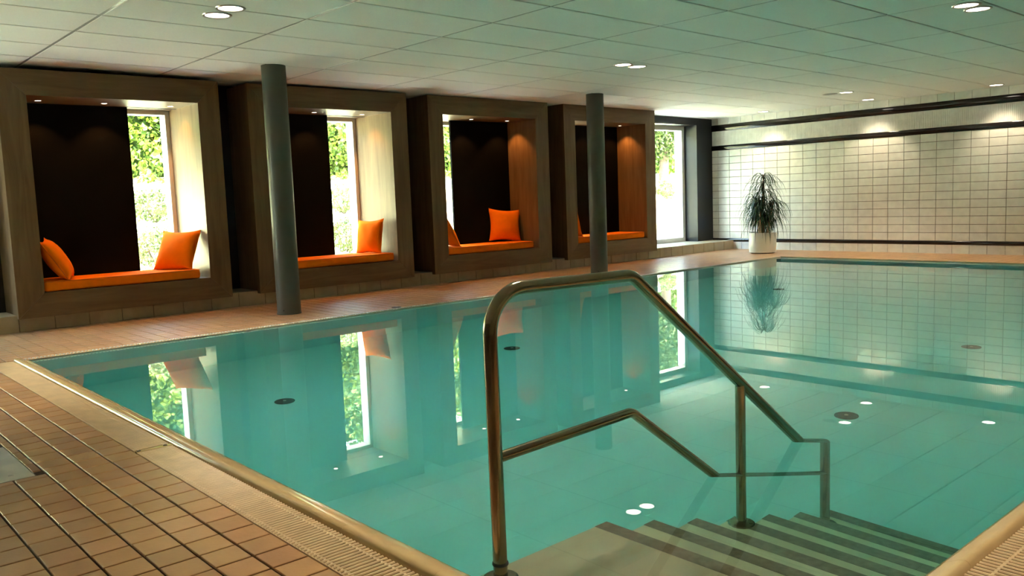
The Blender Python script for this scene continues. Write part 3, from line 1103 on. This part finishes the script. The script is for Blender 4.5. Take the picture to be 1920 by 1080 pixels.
DL = [(-5.93, 2.57, 'ceiling downlight left of its touching twin, before the nearest window seat'), (-5.68, 2.56, 'ceiling downlight right of its touching twin, before the nearest window seat'),
      (-5.88, 6.85, 'left ceiling downlight of the pair over the middle of the pool'), (-5.88, 7.08, 'right ceiling downlight of the pair over the middle of the pool'),
      (-2.61, 7.02, 'left ceiling downlight of the pair at the top right corner'), (-2.61, 7.25, 'right ceiling downlight of the pair at the top right corner'),
      (-5.85, 11.54, 'single lit ceiling downlight beside an unlit one')]
for x, y, lab in DL:
    downlight(x, y, lab, LAMP_POWER)
downlight(-6.07, 11.50, 'unlit ceiling downlight beside a lit one', 0, lit=False)
for x, lab in ((-7.93, 'ceiling downlight close to the end wall, above the potted plant'), (-6.13, 'ceiling downlight close to the end wall, middle of the three'),
               (-4.35, 'ceiling downlight close to the end wall at the right'), (-2.55, 'ceiling downlight close to the end wall, first one outside the picture'), (-0.75, 'ceiling downlight close to the end wall, farthest right outside the picture')):
    downlight(x, 12.78, lab, WASH_POWER, tilt_to=(x, 12.95, 0), angle=95)
for x, y, lab in ((-2.61, 2.57, 'ceiling downlight outside the picture, straight above the pool steps'), (-2.61, 2.82, 'ceiling downlight outside the picture, just beyond its twin above the steps'),
                  (0.6, 2.57, 'ceiling downlight outside the picture, right of the pool steps'), (0.6, 7.0, 'ceiling downlight outside the picture, over the right-hand deck'),
                  (-2.61, 11.5, 'ceiling downlight outside the picture, over the far right of the pool'), (-2.61, -1.9, 'ceiling downlight outside the picture, behind the viewer'),
                  (-5.9, -1.9, 'ceiling downlight outside the picture, left behind the viewer'), (0.6, -1.9, 'ceiling downlight outside the picture, right behind the viewer')):
    downlight(x, y, lab, LAMP_POWER)

# ------------------------------------------------------------------ potted plant
PX, PY = -7.72, 12.40
root = thing('potted_plant', 'tall potted plant with drooping narrow leaves in a white cylinder pot', 'plant', (PX, PY, ZD))
pot = build('pot', MB().lathe([(0.205, 0.012), (0.214, 0.02), (0.218, 0.10), (0.220, 0.335), (0.216, 0.340), (0.208, 0.335), (0.206, 0.30)], (PX, PY, ZD), 48), 'pot', root, smooth=40)
build('foot', MB().lathe([(0.19, 0.0), (0.19, 0.013)], (PX, PY, ZD), 32), 'matte_black', pot, smooth=30)
build('soil', MB().lathe([(0.001, 0.312), (0.15, 0.308), (0.206, 0.30)], (PX, PY, ZD), 32, close=False), 'soil', pot)
stems = []
for (dx, dy, h, lx, ly) in ((0.0, 0.0, 0.98, 0.02, 0.01), (0.07, 0.03, 0.55, 0.10, 0.03), (-0.06, 0.02, 0.60, -0.10, 0.0), (0.02, -0.06, 0.40, 0.03, -0.09)):
    pts = [(PX + dx + lx * t ** 1.3, PY + dy + ly * t, ZD + 0.30 + h * t) for t in (0, 0.25, 0.5, 0.75, 1.0)]
    build('stem', MB().tube(pts, 0.018, 10, radii=[0.024, 0.02, 0.017, 0.014, 0.008]), 'stem', root, smooth=60)
    stems.append(pts)
mb = MB()
rl = random.Random(3)


def blade(p, az, elev, L, w, droop):
    p = Vector(p)
    d = Vector((math.cos(az) * math.cos(elev), math.sin(az) * math.cos(elev), math.sin(elev)))
    side = Vector((-math.sin(az), math.cos(az), 0))
    n = 10
    vs = []
    curl = rl.uniform(-1.5, 1.5)
    for i in range(n + 1):
        t = i / n
        ww = w * (1 - t ** 2.2) * (0.6 + 0.8 * min(t * 4, 1)) / 1.4
        vs.append(p + side * ww); vs.append(p - side * ww)
        p = p + d * (L / n)
        d = (d + Vector((0, 0, -droop / n)) + side * (curl * (t - 0.35) / n)).normalized()
    fs = [(2 * i, 2 * i + 1, 2 * i + 3, 2 * i + 2) for i in range(n)]
    mb.add(vs, fs)


def along(pts, t):
    t *= len(pts) - 1
    i = min(int(t), len(pts) - 2)
    f = t - i
    return [pts[i][k] * (1 - f) + pts[i + 1][k] * f for k in range(3)]


for si, (pts, cnt) in enumerate(zip(stems, (230, 110, 110, 80))):
    for _ in range(cnt):
        t = rl.uniform(0.28, 1.0) if si == 0 else rl.uniform(0.4, 1.0)
        hgt = along(pts, t)[2]
        L = rl.uniform(0.34, 0.64) * (0.8 if t > 0.9 else 1.0)
        blade(along(pts, t), rl.uniform(0, 6.283), rl.uniform(0.25, 1.3), L, rl.uniform(0.0055, 0.0100), rl.uniform(3.4, 5.6))
tag(build('foliage', mb, 'leaf_dark', root), kind='stuff')

# ------------------------------------------------------------------ garden beyond the windows
mb = MB()
prof = [(-60, -0.6), (-9.67, -0.6), (-9.67, 0.03), (-11.4, 0.0), (-12.2, 0.2), (-13.1, 0.92), (-13.9, 1.45), (-14.4, 1.62), (-16.0, 1.70), (-60, 2.0)]
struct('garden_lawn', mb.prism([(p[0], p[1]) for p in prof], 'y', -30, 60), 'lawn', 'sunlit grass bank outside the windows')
struct('garden_path', MB().box(-11.3, -9.68, -25, 55, 0.0, 0.05), 'terrace', 'pale paved strip outside the windows')


def leaves(n, sampler, size, aspect=0.6):
    """n small folded leaves as one mesh"""
    pos = np.array([sampler() for _ in range(n)])
    a = rng.normal(size=(n, 3)); a /= np.linalg.norm(a, axis=1)[:, None]
    b = rng.normal(size=(n, 3)); b -= a * (a * b).sum(1)[:, None]; b /= np.linalg.norm(b, axis=1)[:, None]
    nn = np.cross(a, b)
    s = size * rng.uniform(0.6, 1.3, n)[:, None]
    v0 = pos - a * s * 0.5
    v1 = pos + b * s * aspect * 0.5 + nn * s * 0.12
    v2 = pos + a * s * 0.5
    v3 = pos - b * s * aspect * 0.5 + nn * s * 0.12
    verts = np.stack([v0, v1, v2, v3], 1).reshape(-1, 3)
    i = np.arange(n)[:, None] * 4
    tris = np.concatenate([i + [0, 1, 2], i + [0, 2, 3]], 1).reshape(-1, 3)
    return verts, tris


def leaf_obj(name, data, mat, parent):
    org = world_of(parent)
    me = bpy.data.meshes.new(name)
    me.from_pydata((data[0] - np.array(org)).tolist(), [], data[1].tolist())
    me.materials.append(M[mat])
    o = bpy.data.objects.new(name, me)
    COL.objects.link(o)
    o.parent = parent
    tag(o, kind='stuff')
    return o


# tall hedge on top of the bank
hedge = thing('hedge', 'tall leafy green hedge beyond the grass bank', 'hedge', (-14.6, 12.0, 1.6))
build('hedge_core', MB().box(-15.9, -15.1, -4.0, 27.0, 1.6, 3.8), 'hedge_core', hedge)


def hs():
    y = rng.uniform(-4, 26)
    if rng.random() < 0.09:                             # low growth spilling over the edge of the bank
        x = -14.08 - 0.3 * rng.random()
        g_ = 1.5 + (-14.08 - x) * 0.4
        return (x, y, g_ + rng.random() * 0.34 * max(0.0, math.sin(2.6 * y) * math.sin(4.3 * y + 1.0) + 0.35))
    z = rng.uniform(1.66, 3.95)
    bulge = 0.35 * math.sin(1.7 * y + 1.1 * z) * math.sin(2.3 * z - 0.9 * y) + 0.15 * math.sin(5.1 * y + 4 * z)
    return (-14.45 + bulge - abs(rng.normal()) * 0.28, y, z)


leaf_obj('foliage', leaves(60000, hs, 0.10, 0.75), 'hedge', hedge)


def shrub(label, c, r, h, n, mat='shrub', size=0.05):
    root = thing('shrub', label, 'shrub', c, 'shrubs on the grass bank')
    mbs = MB()
    for k in range(5):
        a = k * 1.257
        mbs.tube([(c[0], c[1], c[2] - 0.05), (c[0] + 0.3 * r * math.cos(a), c[1] + 0.3 * r * math.sin(a), c[2] + 0.4 * h), (c[0] + 0.5 * r * math.cos(a), c[1] + 0.5 * r * math.sin(a), c[2] + 0.8 * h)], 0.012, 5)
    build('twigs', mbs, 'trunk', root)

    def smp():
        d = rng.normal(size=3); d /= np.linalg.norm(d)
        k = rng.uniform(0.55, 1.0) * (1 + 0.18 * math.sin(5 * d[0] + 3 * c[1]) * math.sin(6 * d[2]))
        return (c[0] + d[0] * r * k, c[1] + d[1] * r * k, c[2] + h * 0.5 + d[2] * h * 0.55 * k)
    leaf_obj('foliage', leaves(n, smp, size), mat, root)


shrub('pale green shrub high on the bank seen through the nearest window', (-13.1, 4.50, 0.94), 0.50, 0.46, 2600)
shrub('yellowish low shrub near the glass of the nearest window', (-12.35, 4.22, 0.27), 0.42, 0.56, 2200)
shrub('feathery shrub high on the bank seen through the second window', (-13.1, 7.72, 0.94), 0.55, 0.46, 2600)
shrub('low green shrub at the foot of the bank by the second window', (-12.35, 7.28, 0.27), 0.42, 0.56, 2200)
shrub('small shrub low in the far corner window', (-13.1, 16.8, 0.94), 0.30, 0.40, 1500)

tree = thing('garden_tree', 'leafy tree seen in the far corner window', 'tree', (-13.6, 17.3, 1.2))
build('trunk', MB().tube([(-13.6, 17.3, 1.1), (-13.58, 17.32, 2.0), (-13.6, 17.28, 3.4)], 0.1, 10, radii=[0.13, 0.11, 0.07]), 'trunk', tree, smooth=60)


def ts():
    d = rng.normal(size=3); d /= np.linalg.norm(d)
    k = rng.uniform(0.4, 1.0)
    return (-13.45 + d[0] * 0.6 * k, 17.3 + d[1] * 0.9 * k, 3.0 + d[2] * 1.15 * k)


leaf_obj('foliage', leaves(7000, ts, 0.10), 'treeleaf', tree)
